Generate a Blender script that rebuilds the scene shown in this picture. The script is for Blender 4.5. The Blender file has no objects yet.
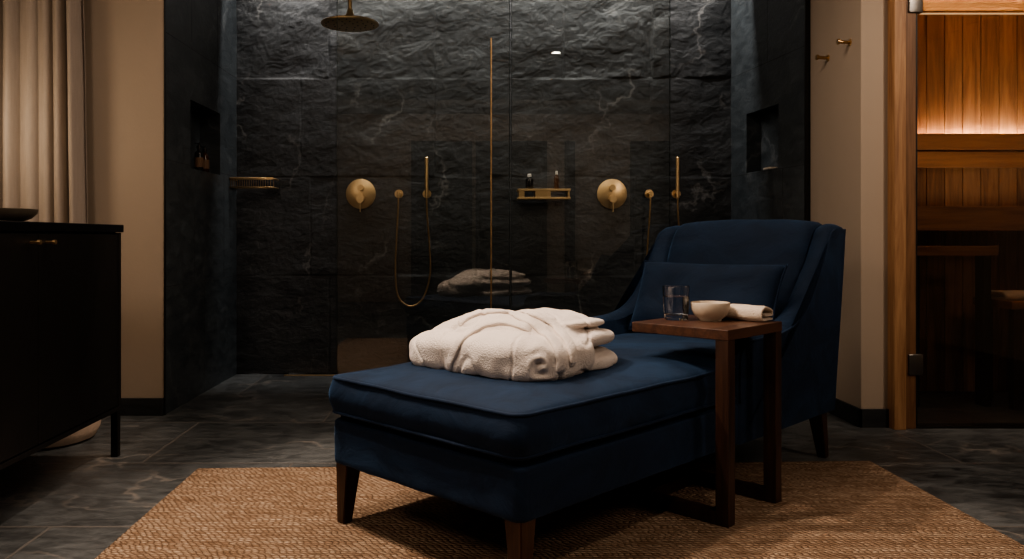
import bpy, bmesh, math, random
from mathutils import Vector, Matrix, noise
from mathutils.bvhtree import BVHTree
random.seed(4)
S = bpy.context.scene
C = S.collection
PI = math.pi

# ------------------------------------------------------------ materials
def M(name):
    m = bpy.data.materials.new(name); m.use_nodes = True
    nt = m.node_tree; nt.nodes.clear()
    out = nt.nodes.new('ShaderNodeOutputMaterial')
    return m, nt, out
def nd(nt, t, ins=None, **kw):
    n = nt.nodes.new(t)
    for k, v in kw.items(): setattr(n, k, v)
    if ins:
        for k, v in ins.items():
            s = n.inputs[k]
            if isinstance(v, bpy.types.NodeSocket): nt.links.new(v, s)
            else: s.default_value = v
    return n
def math_(nt, op, a, b=0.0, c=0.0):
    n = nt.nodes.new('ShaderNodeMath'); n.operation = op
    for i, v in enumerate((a, b, c)):
        if isinstance(v, bpy.types.NodeSocket): nt.links.new(v, n.inputs[i])
        else: n.inputs[i].default_value = v
    return n.outputs[0]
def mixc(nt, f, a, b, mode='MIX'):
    n = nt.nodes.new('ShaderNodeMix'); n.data_type = 'RGBA'; n.blend_type = mode
    for s, v in ((n.inputs[0], f), (n.inputs[6], a), (n.inputs[7], b)):
        if isinstance(v, bpy.types.NodeSocket): nt.links.new(v, s)
        else: s.default_value = v if not isinstance(v, tuple) or len(v) == 4 else (*v, 1)
    return n.outputs[2]
def coords(nt, obj=True):
    return nt.nodes.new('ShaderNodeTexCoord').outputs['Object' if obj else 'Generated']
def mapping(nt, vec, scale=(1,1,1), rot=(0,0,0), loc=(0,0,0)):
    return nd(nt, 'ShaderNodeMapping', {'Vector': vec, 'Scale': scale, 'Rotation': rot, 'Location': loc}).outputs[0]
def ramp(nt, fac, stops):
    n = nt.nodes.new('ShaderNodeValToRGB'); nt.links.new(fac, n.inputs[0])
    e = n.color_ramp.elements
    while len(e) < len(stops): e.new(.5)
    for el, (p, c) in zip(e, stops):
        el.position = p; el.color = (*c, 1) if len(c) == 3 else c
    return n.outputs[0]
def noise_(nt, vec, scale, detail=4, rough=.55, dist=0):
    return nd(nt, 'ShaderNodeTexNoise', {'Vector': vec, 'Scale': scale, 'Detail': detail, 'Roughness': rough, 'Distortion': dist}).outputs[0]
def bump(nt, h, strength, dist=.01, normal=None):
    ins = {'Height': h, 'Strength': strength, 'Distance': dist}
    if normal is not None: ins['Normal'] = normal
    return nd(nt, 'ShaderNodeBump', ins).outputs[0]
def bsdf(nt, out, **ins):
    b = nt.nodes.new('ShaderNodeBsdfPrincipled')
    for k, v in ins.items():
        k = k.replace('_', ' ')
        s = b.inputs[k]
        if isinstance(v, bpy.types.NodeSocket): nt.links.new(v, s)
        elif isinstance(v, tuple) and len(v) == 3 and s.type == 'RGBA': s.default_value = (*v, 1)
        else: s.default_value = v
    nt.links.new(b.outputs[0], out.inputs[0])
    return b

def simple(name, col, rough=.5, metal=0, bs=0, bscale=200, **kw):
    m, nt, out = M(name)
    co = coords(nt)
    n = noise_(nt, co, bscale, 3)
    c = mixc(nt, n, tuple(x*.85 for x in col), tuple(min(1, x*1.12) for x in col))
    b = bsdf(nt, out, Base_Color=c, Roughness=rough, Metallic=metal, **kw)
    if bs: nt.links.new(bump(nt, n, bs, .002), b.inputs['Normal'])
    return m

def plaster(name, col):
    m, nt, out = M(name); co = coords(nt)
    n1 = noise_(nt, co, 1.6, 5, .6); n2 = noise_(nt, co, 60, 6, .7)
    c = mixc(nt, n1, tuple(x*.88 for x in col), col)
    b = bsdf(nt, out, Base_Color=c, Roughness=.85, Normal=bump(nt, n2, .15, .004))
    b.inputs['Specular IOR Level'].default_value = .2
    return m

def slate(name, c0, c1, vein=(.12,.12,.125), bumpy=.6, sc=1.0, floor=False, joints=None, vw=.012, rough=(.38,.7)):
    m, nt, out = M(name); co = coords(nt)
    warp = nd(nt, 'ShaderNodeTexNoise', {'Vector': co, 'Scale': 1.3*sc, 'Detail': 5.0, 'Roughness': .6}).outputs[1]
    wv = nd(nt, 'ShaderNodeVectorMath', {0: warp, 1: (.5,.5,.5)}, operation='SUBTRACT').outputs[0]
    wv = nd(nt, 'ShaderNodeVectorMath', {0: wv, 'Scale': .9}, operation='SCALE').outputs[0]
    vec = nd(nt, 'ShaderNodeVectorMath', {0: co, 1: wv}, operation='ADD').outputs[0]
    big = noise_(nt, co, .9*sc, 6, .62, .4)
    fine = noise_(nt, mapping(nt, co, (1, 1, 2.2) if not floor else (1,2.2,1)), 7*sc, 8, .68, .6)
    mixn = math_(nt, 'ADD', math_(nt, 'MULTIPLY', big, .55), math_(nt, 'MULTIPLY', fine, .45))
    col = ramp(nt, mixn, [(.35, c0), (.5, tuple((a+b)*.42 for a, b in zip(c0, c1))), (.66, c1)])
    vor = nd(nt, 'ShaderNodeTexVoronoi', {'Vector': mapping(nt, vec, (1,1,.7) if not floor else (.6,1.5,1), (0,.5,.4)), 'Scale': .85*sc}, feature='DISTANCE_TO_EDGE').outputs['Distance']
    vm = nd(nt, 'ShaderNodeMapRange', {'Value': vor, 'From Min': 0.0, 'From Max': vw, 'To Min': 1.0, 'To Max': 0.0}).outputs[0]
    mask = nd(nt, 'ShaderNodeMapRange', {'Value': noise_(nt, co, 1.7*sc, 3), 'From Min': .48, 'From Max': .62}).outputs[0]
    vf = math_(nt, 'MULTIPLY', math_(nt, 'MULTIPLY', vm, mask), .75)
    col = mixc(nt, vf, col, vein)
    h = math_(nt, 'ADD', math_(nt, 'MULTIPLY', fine, .7), math_(nt, 'MULTIPLY', noise_(nt, co, 30*sc, 6, .7), .3))
    if floor:
        sx = nd(nt, 'ShaderNodeMapping', {'Vector': co, 'Location': (1.34, -2.672+.75*8, 0)}).outputs[0]
        wob = nd(nt, 'ShaderNodeVectorMath', {0: nd(nt, 'ShaderNodeTexNoise', {'Vector': co, 'Scale': 6.0}).outputs[1], 'Scale': .012}, operation='SCALE').outputs[0]
        sx = nd(nt, 'ShaderNodeVectorMath', {0: sx, 1: wob}, operation='ADD').outputs[0]
        br = nt.nodes.new('ShaderNodeTexBrick'); nt.links.new(sx, br.inputs['Vector'])
        br.inputs['Scale'].default_value = 1; br.inputs['Mortar Size'].default_value = .007
        br.inputs['Mortar Smooth'].default_value = .3; br.inputs['Brick Width'].default_value = 1.15
        br.inputs['Row Height'].default_value = .75; br.offset = .45
        br.inputs['Color1'].default_value = (.62,.62,.62,1); br.inputs['Color2'].default_value = (1.25,1.25,1.25,1)
        br.inputs['Bias'].default_value = 0
        col = mixc(nt, 1.0, col, br.outputs[0], 'MULTIPLY')
        col = mixc(nt, math_(nt, 'MULTIPLY', br.outputs[1], .85), col, (.15,.14,.13))
        h = math_(nt, 'SUBTRACT', h, math_(nt, 'MULTIPLY', br.outputs[1], .6))
    r = nd(nt, 'ShaderNodeMapRange', {'Value': fine, 'From Min': .3, 'From Max': .7, 'To Min': rough[0], 'To Max': rough[1]}).outputs[0]
    bsdf(nt, out, Base_Color=col, Roughness=r, Normal=bump(nt, h, bumpy, .02))
    return m

def wood(name, ca, cb, rough=.45, axis=2, sc=1.0, island=False, bs=.15):
    m, nt, out = M(name); co = coords(nt)
    s = [9*sc]*3; s[axis] = .6*sc
    v = mapping(nt, co, tuple(s))
    if island:
        g = nt.nodes.new('ShaderNodeNewGeometry')
        rnd = g.outputs['Random Per Island']
        off = nd(nt, 'ShaderNodeCombineXYZ', {0: math_(nt,'MULTIPLY',rnd,31), 1: math_(nt,'MULTIPLY',rnd,17), 2: math_(nt,'MULTIPLY',rnd,23)}).outputs[0]
        v = nd(nt, 'ShaderNodeVectorMath', {0: v, 1: off}, operation='ADD').outputs[0]
    n = noise_(nt, v, 2.2, 6, .6, 1.6)
    n2 = noise_(nt, v, 14, 3, .6)
    f = math_(nt, 'ADD', math_(nt, 'MULTIPLY', n, .75), math_(nt, 'MULTIPLY', n2, .25))
    col = ramp(nt, f, [(.34, ca), (.62, cb)])
    if island:
        k = math_(nt, 'ADD', math_(nt, 'MULTIPLY', rnd, .9), .5)
        col = mixc(nt, 1.0, col, nd(nt, 'ShaderNodeCombineColor', {0: k, 1: math_(nt,'POWER',k,1.25), 2: math_(nt,'POWER',k,1.5)}).outputs[0], 'MULTIPLY')
    bsdf(nt, out, Base_Color=col, Roughness=rough, Normal=bump(nt, f, bs, .004))
    return m

def velvet(name, col, sheen):
    m, nt, out = M(name); co = coords(nt)
    n = noise_(nt, mapping(nt, co, (2.4,2.4,3.2)), 2.0, 5, .6, .8)
    n2 = noise_(nt, co, 420, 2)
    c = mixc(nt, n, tuple(x*.55 for x in col), tuple(x*1.5 for x in col))
    h = math_(nt, 'ADD', math_(nt,'MULTIPLY', n, .8), math_(nt,'MULTIPLY', n2, .05))
    b = bsdf(nt, out, Base_Color=c, Roughness=.8, Normal=bump(nt, h, .35, .03))
    b.inputs['Specular IOR Level'].default_value = .25
    sw = nd(nt, 'ShaderNodeMapRange', {'Value': n, 'From Min': .3, 'From Max': .7, 'To Min': .1, 'To Max': .7}).outputs[0]
    nt.links.new(sw, b.inputs['Sheen Weight'])
    b.inputs['Sheen Roughness'].default_value = .38
    b.inputs['Sheen Tint'].default_value = (*sheen, 1)
    return m

def terry(name, col):
    m, nt, out = M(name); co = coords(nt)
    n = noise_(nt, co, 260, 3, .7); n3 = noise_(nt, co, 22, 5, .65)
    vo = nd(nt, 'ShaderNodeTexVoronoi', {'Vector': co, 'Scale': 210.0}).outputs['Distance']
    c = mixc(nt, n, tuple(x*.86 for x in col), col)
    h = math_(nt, 'ADD', math_(nt, 'MULTIPLY', n, .5), math_(nt, 'MULTIPLY', vo, -.5))
    nn = bump(nt, n3, .4, .008); nn = bump(nt, h, .8, .005, nn)
    b = bsdf(nt, out, Base_Color=c, Roughness=.95, Normal=nn)
    b.inputs['Sheen Weight'].default_value = .3; b.inputs['Specular IOR Level'].default_value = .1
    return m

def fabric(name, col, scale=500, tr=False):
    m, nt, out = M(name); co = coords(nt)
    w1 = nd(nt, 'ShaderNodeTexWave', {'Vector': co, 'Scale': scale/6, 'Distortion': 1.5, 'Detail': 2.0}, bands_direction='Z').outputs[1]
    n = noise_(nt, mapping(nt, co, (3,3,.3)), 30, 4)
    n2 = noise_(nt, mapping(nt, co, (1,1,6)), 90, 3)
    f = math_(nt, 'ADD', math_(nt,'MULTIPLY',n,.6), math_(nt,'MULTIPLY',n2,.4))
    c = mixc(nt, f, tuple(x*.7 for x in col), tuple(min(1,x*1.15) for x in col))
    b = bsdf(nt, out, Base_Color=c, Roughness=.9, Normal=bump(nt, f, .3, .002))
    b.inputs['Specular IOR Level'].default_value = .1
    return m

def brass(name, col=(.74,.52,.28), rough=.36):
    m, nt, out = M(name); co = coords(nt)
    n = noise_(nt, mapping(nt, co, (30,30,400)), 3, 3)
    r = nd(nt, 'ShaderNodeMapRange', {'Value': n, 'To Min': rough-.06, 'To Max': rough+.1}).outputs[0]
    bsdf(nt, out, Base_Color=col, Roughness=r, Metallic=1.0, Normal=bump(nt, n, .04, .001))
    return m

def thin_glass(name, tint=(.97,.985,.98), ior=1.5, gain=1.0):
    m, nt, out = M(name)
    tr = nd(nt, 'ShaderNodeBsdfTransparent', {'Color': (*tint, 1)})
    gl = nd(nt, 'ShaderNodeBsdfGlossy', {'Color': (1,1,1,1), 'Roughness': 0.0})
    fr = nd(nt, 'ShaderNodeFresnel', {'IOR': ior}).outputs[0]
    f = math_(nt, 'MULTIPLY', fr, gain)
    mx = nd(nt, 'ShaderNodeMixShader', {0: f, 1: tr.outputs[0], 2: gl.outputs[0]})
    nt.links.new(mx.outputs[0], out.inputs[0])
    return m

def emis(name, col, st):
    m, nt, out = M(name)
    e = nd(nt, 'ShaderNodeEmission', {'Color': (*col, 1), 'Strength': st})
    nt.links.new(e.outputs[0], out.inputs[0]); return m

def jute(name):
    m, nt, out = M(name); co = coords(nt)
    wob = nd(nt, 'ShaderNodeVectorMath', {0: nd(nt, 'ShaderNodeTexNoise', {'Vector': co, 'Scale': 26.0, 'Detail': 3.0}).outputs[1], 'Scale': .014}, operation='SCALE').outputs[0]
    v = nd(nt, 'ShaderNodeVectorMath', {0: co, 1: wob}, operation='ADD').outputs[0]
    sp = nd(nt, 'ShaderNodeSeparateXYZ', {0: v}).outputs
    # braided rows running along X, each row twisted diagonally
    row = math_(nt, 'MULTIPLY', sp[1], 1/.0155)
    rf = math_(nt, 'FRACT', row)
    ri = math_(nt, 'FLOOR', row)
    par = math_(nt, 'MODULO', ri, 2.0)
    rowh = math_(nt, 'SINE', math_(nt, 'MULTIPLY', rf, PI))
    sl = math_(nt, 'MULTIPLY', rf, 0.55)
    tw = math_(nt, 'ADD', math_(nt, 'ADD', math_(nt, 'MULTIPLY', sp[0], 1/.021), sl), math_(nt, 'MULTIPLY', par, .5))
    tw = math_(nt, 'ADD', tw, math_(nt, 'MULTIPLY', nd(nt, 'ShaderNodeTexNoise', {'Vector': mapping(nt, co, (1,7,1)), 'Scale': 5.0, 'Detail': 2.0}).outputs[0], 2.2))
    twf = math_(nt, 'FRACT', tw)
    twh = math_(nt, 'SINE', math_(nt, 'MULTIPLY', twf, PI))
    h = math_(nt, 'MULTIPLY', math_(nt, 'POWER', math_(nt,'ABSOLUTE', rowh), .6), math_(nt, 'POWER', math_(nt,'ABSOLUTE', twh), .5))
    cell = nd(nt, 'ShaderNodeTexWhiteNoise', {0: nd(nt, 'ShaderNodeCombineXYZ', {0: math_(nt,'FLOOR',tw), 1: ri}).outputs[0]}, noise_dimensions='2D').outputs[0]
    rown = nd(nt, 'ShaderNodeTexWhiteNoise', {'W': ri}, noise_dimensions='1D').outputs[0]
    bign = noise_(nt, mapping(nt, co, (1,3,1)), 5, 4)
    t = math_(nt, 'ADD', math_(nt, 'MULTIPLY', cell, .35), math_(nt, 'ADD', math_(nt,'MULTIPLY', bign, .6), math_(nt,'MULTIPLY', rown, .12)))
    col = ramp(nt, t, [(.2, (.25,.155,.095)), (.5, (.45,.31,.21)), (.85, (.64,.48,.35))])
    col = mixc(nt, math_(nt, 'MULTIPLY', math_(nt, 'SUBTRACT', 1.0, h), .8), col, (.16,.09,.05))
    fib = noise_(nt, mapping(nt, co, (1,1,1), (0,0,.6)), 500, 2)
    hh = math_(nt, 'ADD', h, math_(nt, 'MULTIPLY', fib, .15))
    hh = math_(nt, 'ADD', hh, math_(nt, 'MULTIPLY', bign, .8))
    b = bsdf(nt, out, Base_Color=col, Roughness=.95, Normal=bump(nt, hh, 1.0, .012))
    b.inputs['Specular IOR Level'].default_value = .1
    return m

MT = dict(
    plaster=plaster('warm plaster', (.46,.375,.295)),
    ceil=plaster('ceiling plaster', (.42,.37,.31)),
    slate_back=slate('cleft slate', (.009,.0105,.012), (.050,.054,.058), (.17,.165,.16), .5, 1.15, vw=.014),
    slate_side=slate('honed slate', (.018,.023,.027), (.085,.10,.11), (.13,.14,.145), .35, rough=(.3,.55)),
    slate_floor=slate('slate floor', (.010,.0125,.014), (.17,.18,.183), (.30,.27,.24), .5, 1.25, True, vw=.022, rough=(.3,.5)),
    slate_base=slate('slate skirting', (.012,.014,.016), (.04,.043,.046), (.1,.1,.1), .3),
    velvet=velvet('navy velvet', (.0065,.018,.043), (.11,.25,.50)),
    velvet_dk=velvet('navy velvet piping', (.0062,.017,.042), (.16,.30,.55)),
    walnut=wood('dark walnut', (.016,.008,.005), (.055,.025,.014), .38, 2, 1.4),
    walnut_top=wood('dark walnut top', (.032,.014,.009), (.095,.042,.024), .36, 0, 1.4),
    leg=wood('stained leg', (.02,.009,.005), (.07,.03,.016), .35, 2, 2),
    black=wood('black oak', (.0035,.0028,.0024), (.011,.009,.0075), .42, 2, 2.5),
    blacktop=simple('black stone top', (.006,.006,.007), .25, 0, .1, 60),
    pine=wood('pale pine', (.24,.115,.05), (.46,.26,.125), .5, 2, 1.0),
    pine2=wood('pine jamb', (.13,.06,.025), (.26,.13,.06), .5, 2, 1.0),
    cedar=wood('cedar boards', (.15,.072,.04), (.40,.225,.125), .5, 2, .8, True),
    cedar_h=wood('cedar rail', (.16,.075,.038), (.34,.175,.09), .5, 0, .8),
    cedar_c=wood('pale cedar ceiling', (.40,.2,.09), (.62,.36,.18), .5, 1, .8, True),
    jute=jute('jute weave'),
    terry=terry('white terry', (.86,.77,.70)),
    linen=terry('linen towel', (.78,.66,.54)),
    brass=brass('brushed brass'),
    brass_dk=brass('aged brass', (.46,.30,.15), .38),
    steel=simple('satin steel', (.20,.19,.175), .35, 1.0),
    gunmetal=simple('dark steel', (.03,.03,.03), .4, .6),
    glass=thin_glass('shower glass', (.93,.95,.94), 1.5, 1.5),
    glass_edge=simple('glass edge', (.004,.012,.010), .15),
    glass_smoke=thin_glass('sauna glass', (.80,.78,.75), 1.5, 1.0),
    curtain=fabric('linen curtain', (.42,.36,.31)),
    ceramic=simple('stoneware', (.55,.46,.36), .45, 0, .15, 40),
    ceramic_dk=simple('dark glazed plate', (.16,.135,.10), .35, 0, .1, 40),
    pouf=fabric('pouf fabric', (.75,.58,.45)),
    amber=simple('amber glass', (.05,.018,.006), .12),
    amber2=simple('dark bottle', (.010,.009,.009), .15),
    label=simple('bottle label', (.16,.09,.05), .7),
    capm=simple('pump cap', (.7,.66,.6), .3),
    blackplastic=simple('black pump', (.01,.01,.01), .3),
    soap=simple('soap', (.55,.47,.38), .5),
    dark=simple('dark recess', (.006,.006,.006), .8),
    ledw=emis('slot light', (1,.93,.85), 4),
    ledwarm=emis('warm led', (1,.76,.50), 130),
    led2=emis('ceiling led line', (1,.62,.32), 1.1),
    lamp=emis('downlight lens', (1,.9,.78), 60),
)
# clear glass for tumbler
m, nt, out = M('tumbler glass'); bsdf(nt, out, Base_Color=(1,1,1), Roughness=0.0, Transmission_Weight=1.0, IOR=1.45); MT['tumbler'] = m
m, nt, out = M('water'); bsdf(nt, out, Base_Color=(.93,.96,1), Roughness=0.0, Transmission_Weight=1.0, IOR=1.33); MT['water'] = m

# ------------------------------------------------------------ object helpers
def link(name, me, mat, parent=None, smooth=False):
    o = bpy.data.objects.new(name, me); C.objects.link(o)
    if mat is not None:
        for mm in (mat if isinstance(mat, (list, tuple)) else [mat]): me.materials.append(mm)
    if parent is not None: o.parent = parent
    if smooth:
        for p in me.polygons: p.use_smooth = True
    return o
def obj(name, bm, mat, parent=None, smooth=False, auto=None):
    bmesh.ops.recalc_face_normals(bm, faces=bm.faces)
    me = bpy.data.meshes.new(name); bm.to_mesh(me); bm.free()
    o = link(name, me, mat, parent, smooth or auto is not None)
    if auto is not None:
        me.set_sharp_from_angle(angle=math.radians(auto))
    return o
def tag(o, label, cat, group=None, kind=None):
    o['label'] = label; o['category'] = cat
    if group: o['group'] = group
    if kind: o['kind'] = kind
    return o
def struct(o): o['kind'] = 'structure'; return o
def thing(name, label, cat, loc=(0,0,0), rz=0, group=None):
    o = bpy.data.objects.new(name, None); C.objects.link(o)
    o.location = loc; o.rotation_euler = (0,0,rz); o.empty_display_size = .05
    return tag(o, label, cat, group)
def dup(o, parent=None):
    c = o.copy(); C.objects.link(c)
    if parent: c.parent = parent
    for ch in list(o.children): dup(ch, c)
    return c

def box(bm, x0, x1, y0, y1, z0, z1, bev=0, seg=2, mat=None):
    r = bmesh.ops.create_cube(bm, size=1)
    vs = r['verts']
    for v in vs:
        v.co = Vector((x0 if v.co.x < 0 else x1, y0 if v.co.y < 0 else y1, z0 if v.co.z < 0 else z1))
        if mat: v.co = mat @ v.co
    if bev:
        es = list({e for v in vs for e in v.link_edges})
        bmesh.ops.bevel(bm, geom=es, offset=bev, segments=seg, affect='EDGES', profile=.5)
    return bm
def nbox(*a, **k):
    return box(bmesh.new(), *a, **k)
def cyl(bm, p0, p1, r0, r1=None, n=24, cap=True):
    r1 = r0 if r1 is None else r1
    p0, p1 = Vector(p0), Vector(p1); d = p1-p0
    m = Matrix.Translation((p0+p1)/2) @ d.to_track_quat('Z','Y').to_matrix().to_4x4()
    bmesh.ops.create_cone(bm, cap_ends=cap, segments=n, radius1=r0, radius2=r1, depth=d.length, matrix=m)
    return bm
def lathe(bm, prof, n=48, mat=None, closed=False):
    """prof: list of (r,z) revolve around z"""
    rings = []
    for r, z in prof:
        if r < 1e-6:
            v = bm.verts.new((0,0,z)); rings.append([v]*n)
        else: rings.append([bm.verts.new((r*math.cos(2*PI*i/n), r*math.sin(2*PI*i/n), z)) for i in range(n)])
    pr = list(zip(rings, rings[1:]))
    if closed: pr.append((rings[-1], rings[0]))
    for a, b in pr:
        for i in range(n):
            j = (i+1) % n
            vs = []
            for v in (a[i], a[j], b[j], b[i]):
                if v not in vs: vs.append(v)
            if len(vs) > 2:
                try: bm.faces.new(vs)
                except ValueError: pass
    if mat:
        for v in {v for r in rings for v in r}: v.co = mat @ v.co
    return bm
def catmull(pts, sub=6, closed=False):
    pts = [Vector(p) for p in pts]; n = len(pts); out = []
    rng = range(n if closed else n-1)
    for i in rng:
        if closed: p = [pts[(i+k-1) % n] for k in range(4)]
        else: p = [pts[max(0, min(n-1, i+k-1))] for k in range(4)]
        for k in range(sub):
            t = k/sub
            out.append(.5*((2*p[1]) + (p[2]-p[0])*t + (2*p[0]-5*p[1]+4*p[2]-p[3])*t*t + (3*p[1]-p[0]-3*p[2]+p[3])*t**3))
    if not closed: out.append(pts[-1])
    return out
def tube(bm, pts, r, n=8, closed=False, flat=None, up=Vector((0,0,1))):
    pts = [Vector(p) for p in pts]; N = len(pts); rings = []
    prevn = None
    for i, p in enumerate(pts):
        a = pts[(i-1) % N] if (closed or i > 0) else p
        b = pts[(i+1) % N] if (closed or i < N-1) else p
        t = (b-a).normalized()
        if prevn is None:
            u = up if abs(t.dot(up)) < .9 else Vector((1,0,0))
            nn = (u - t*u.dot(t)).normalized()
        else: nn = (prevn - t*prevn.dot(t)).normalized()
        prevn = nn; bb = t.cross(nn)
        rr = r[i] if isinstance(r, (list, tuple)) else r
        rings.append([bm.verts.new(p + rr*(math.cos(2*PI*k/n)*nn + math.sin(2*PI*k/n)*bb)) for k in range(n)])
    m = list(zip(rings, rings[1:]))
    if closed: m.append((rings[-1], rings[0]))
    for a, b in m:
        for k in range(n):
            bm.faces.new((a[k], a[(k+1)%n], b[(k+1)%n], b[k]))
    if not closed:
        bm.faces.new(rings[0]); bm.faces.new(rings[-1][::-1])
    return bm
def fbm(p, o=4):
    s = 0; a = 1; q = Vector(p)
    for _ in range(o):
        s += a*noise.noise(q); q = q*2.03+Vector((3.1,1.7,5.2)); a *= .5
    return s

# ------------------------------------------------------------ constants from the photograph
H = .95
F = 813.0
BW = 5.64            # back wall depth
LX = -1.56           # left shower wall
PX = 1.995           # right plaster wall
SD = 4.35            # plane of the plaster wall left of the shower
CEIL = 2.75

# ------------------------------------------------------------ shell
bm = bmesh.new(); box(bm, -2.6, 4.4, -3.1, 5.9, -.12, 0)
struct(obj('floor', bm, MT['slate_floor']))

# ceiling with a light slot along the back of the shower
bm = bmesh.new()
box(bm, -2.6, 4.4, -3.1, 5.34, CEIL, CEIL+.05)
box(bm, -2.6, 4.4, 5.325, 5.34, CEIL, CEIL+.30)
box(bm, -2.6, 4.4, 5.325, 5.9, CEIL+.28, CEIL+.33)
struct(obj('ceiling', bm, MT['ceil']))

# back wall: cleft slate tiles in real relief
def back_wall():
    x0, x1, z0, z1 = LX-.05, 2.05, 0.0, 3.0
    nx, nz = 560, 440
    rows = [(0,.683,[-.92,.33,1.31]), (.683,1.366,[-1.05,.12,1.2]), (1.366,2.049,[-1.117,-.19,.33,1.304]), (2.049,3.0,[-.92,-.187,.707,1.318])]
    verts = []; faces = []
    for j in range(nz+1):
        z = z0+(z1-z0)*j/nz
        zj = z + .004*noise.noise(Vector((0,7,z*9)))
        for i in range(nx+1):
            x = x0+(x1-x0)*i/nx
            zz = z + .006*noise.noise(Vector((x*5,1,0)))
            ri = 0
            for k, (a, b, vs) in enumerate(rows):
                if a <= zz < b or k == 3: ri = k; break
            a, b, vs = rows[ri]
            xx = x + .006*noise.noise(Vector((z*6,3,0)))
            ti = sum(1 for v in vs if xx > v)
            dz = min(abs(zz-a), abs(zz-b)); dx = min(abs(xx-v) for v in vs)
            d = min(dz, dx)
            seed = ri*7.3+ti*3.7
            sc = 1.0
            rough = (.25, .36, .5, .72)[ri] * (1.25 if ti in (3,) and ri == 3 else 1)
            p = Vector((x*1.6+seed, seed*2.1, z*2.1))
            h = .014*fbm(p, 3)
            # cleft ledges: terraced noise
            q = fbm(Vector((x*2.3+seed*1.7, 4.0, z*3.4 - x*.8)), 4)
            st = q*5; fl = math.floor(st); fr = st-fl
            h += .0085*(fl + min(1, max(0,(fr-.8)/.2)))/2.0
            h += .004*fbm(Vector((x*9, seed, z*14 + x*3)), 4)
            h *= rough
            h += .004*((seed*13.37) % 1 - .5)
            if d < .015: h *= .6+.4*(d/.015)
            if d < .004: h -= .0025
            verts.append((x, BW - max(-.01,.014+h)*.9, z))
    w = nx+1
    for j in range(nz):
        for i in range(nx):
            k = j*w+i
            faces.append((k, k+1, k+w+1, k+w))
    me = bpy.data.meshes.new('wall_back'); me.from_pydata(verts, [], faces)
    o = link('wall_back', me, MT['slate_back'], smooth=True)
    o.data.set_sharp_from_angle(angle=math.radians(65))
    return struct(o)
back_wall()
struct(obj('wall_back', nbox(LX-.2, 2.3, BW+.02, BW+.15, 0, 3.0), MT['dark']))

def niche_wall(name, P0, P1, nrm, holes, depth, mat, z1=2.95, joints=(), rows=(.683,1.366,2.049)):
    """vertical wall from P0 to P1 with recessed niche; nrm points into the room"""
    P0, P1, nrm = Vector(P0), Vector(P1), Vector(nrm).normalized()
    L = (P1-P0).length; t = (P1-P0)/L
    bm = bmesh.new()
    def P(a, z, d=0): return P0 + t*a + nrm*d + Vector((0,0,z))
    a0, a1, h0, h1 = holes
    def quad(pts): bm.faces.new([bm.verts.new(p) for p in pts])
    # tile faces split on joints with 3 mm grooves
    xs = sorted(set([0, L, a0, a1])); zs = sorted(set([0, z1, h0, h1]))
    for i in range(len(xs)-1):
        for j in range(len(zs)-1):
            if xs[i] >= a0-1e-6 and xs[i+1] <= a1+1e-6 and zs[j] >= h0-1e-6 and zs[j+1] <= h1+1e-6: continue
            quad([P(xs[i],zs[j]), P(xs[i+1],zs[j]), P(xs[i+1],zs[j+1]), P(xs[i],zs[j+1])])
    quad([P(a0,h0), P(a1,h0), P(a1,h0,-depth), P(a0,h0,-depth)])
    quad([P(a0,h1), P(a1,h1), P(a1,h1,-depth), P(a0,h1,-depth)])
    quad([P(a0,h0), P(a0,h1), P(a0,h1,-depth), P(a0,h0,-depth)])
    quad([P(a1,h0), P(a1,h1), P(a1,h1,-depth), P(a1,h0,-depth)])
    quad([P(a0,h0,-depth), P(a1,h0,-depth), P(a1,h1,-depth), P(a0,h1,-depth)])
    # outer skin
    quad([P(0,0,-.16), P(L,0,-.16), P(L,z1,-.16), P(0,z1,-.16)])
    quad([P(0,0), P(0,0,-.16), P(0,z1,-.16), P(0,z1)])
    quad([P(L,0), P(L,0,-.16), P(L,z1,-.16), P(L,z1)])
    me = bpy.data.meshes.new(name)
    bmesh.ops.remove_doubles(bm, verts=bm.verts, dist=1e-5)
    bmesh.ops.recalc_face_normals(bm, faces=bm.faces)
    bm.to_mesh(me); bm.free()
    w = struct(link(name, me, mat))
    # grout lines: thin pale inlaid strips
    g = bmesh.new()
    Mx = Matrix(((t.x, nrm.x, 0, P0.x), (t.y, nrm.y, 0, P0.y), (0,0,1,0), (0,0,0,1)))
    for z in rows:
        for (s, e) in ((0, a0), (a1, L)) if h0 < z < h1 else ((0, L),):
            box(g, s, e, -.004, .0006, z-.0015, z+.0015, mat=Mx)
    for a, zz0, zz1 in joints:
        box(g, a-.0015, a+.0015, -.004, .0006, zz0, zz1, mat=Mx)
    obj('grout_line', g, MT['grout'], w)
    return w
MT['grout'] = simple('grout', (.035,.037,.038), .8)
# left wall: from front (SD) to the back
niche_wall('wall_left', (LX-.028,SD+.0005,0), (LX,BW+.02,0), (1,0,0), (4.73-SD, 5.27-SD, 1.352, 1.75), .13, MT['slate_side'],
           joints=[(.62,0,.683),(1.0,.683,1.352),(.45,.683,1.352),(.4,2.049,2.9),(.87,1.75,2.9)])
# right wall: slate, splayed slightly outwards towards the room
RA, RB = Vector((1.859,BW+.02,0)), Vector((1.972,4.66,0))
tdir = (RB-RA).normalized()
nrm_r = Vector((-abs(tdir.y), -tdir.x, 0)).normalized()
niche_wall('wall_right', RA, RB, nrm_r, (.265, .69, 1.375, 1.765), .10, MT['slate_side'],
           joints=[(.5,.0,.683),(.74,.683,1.366),(.55,2.049,2.9),(.3,.683,1.366)])
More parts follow.
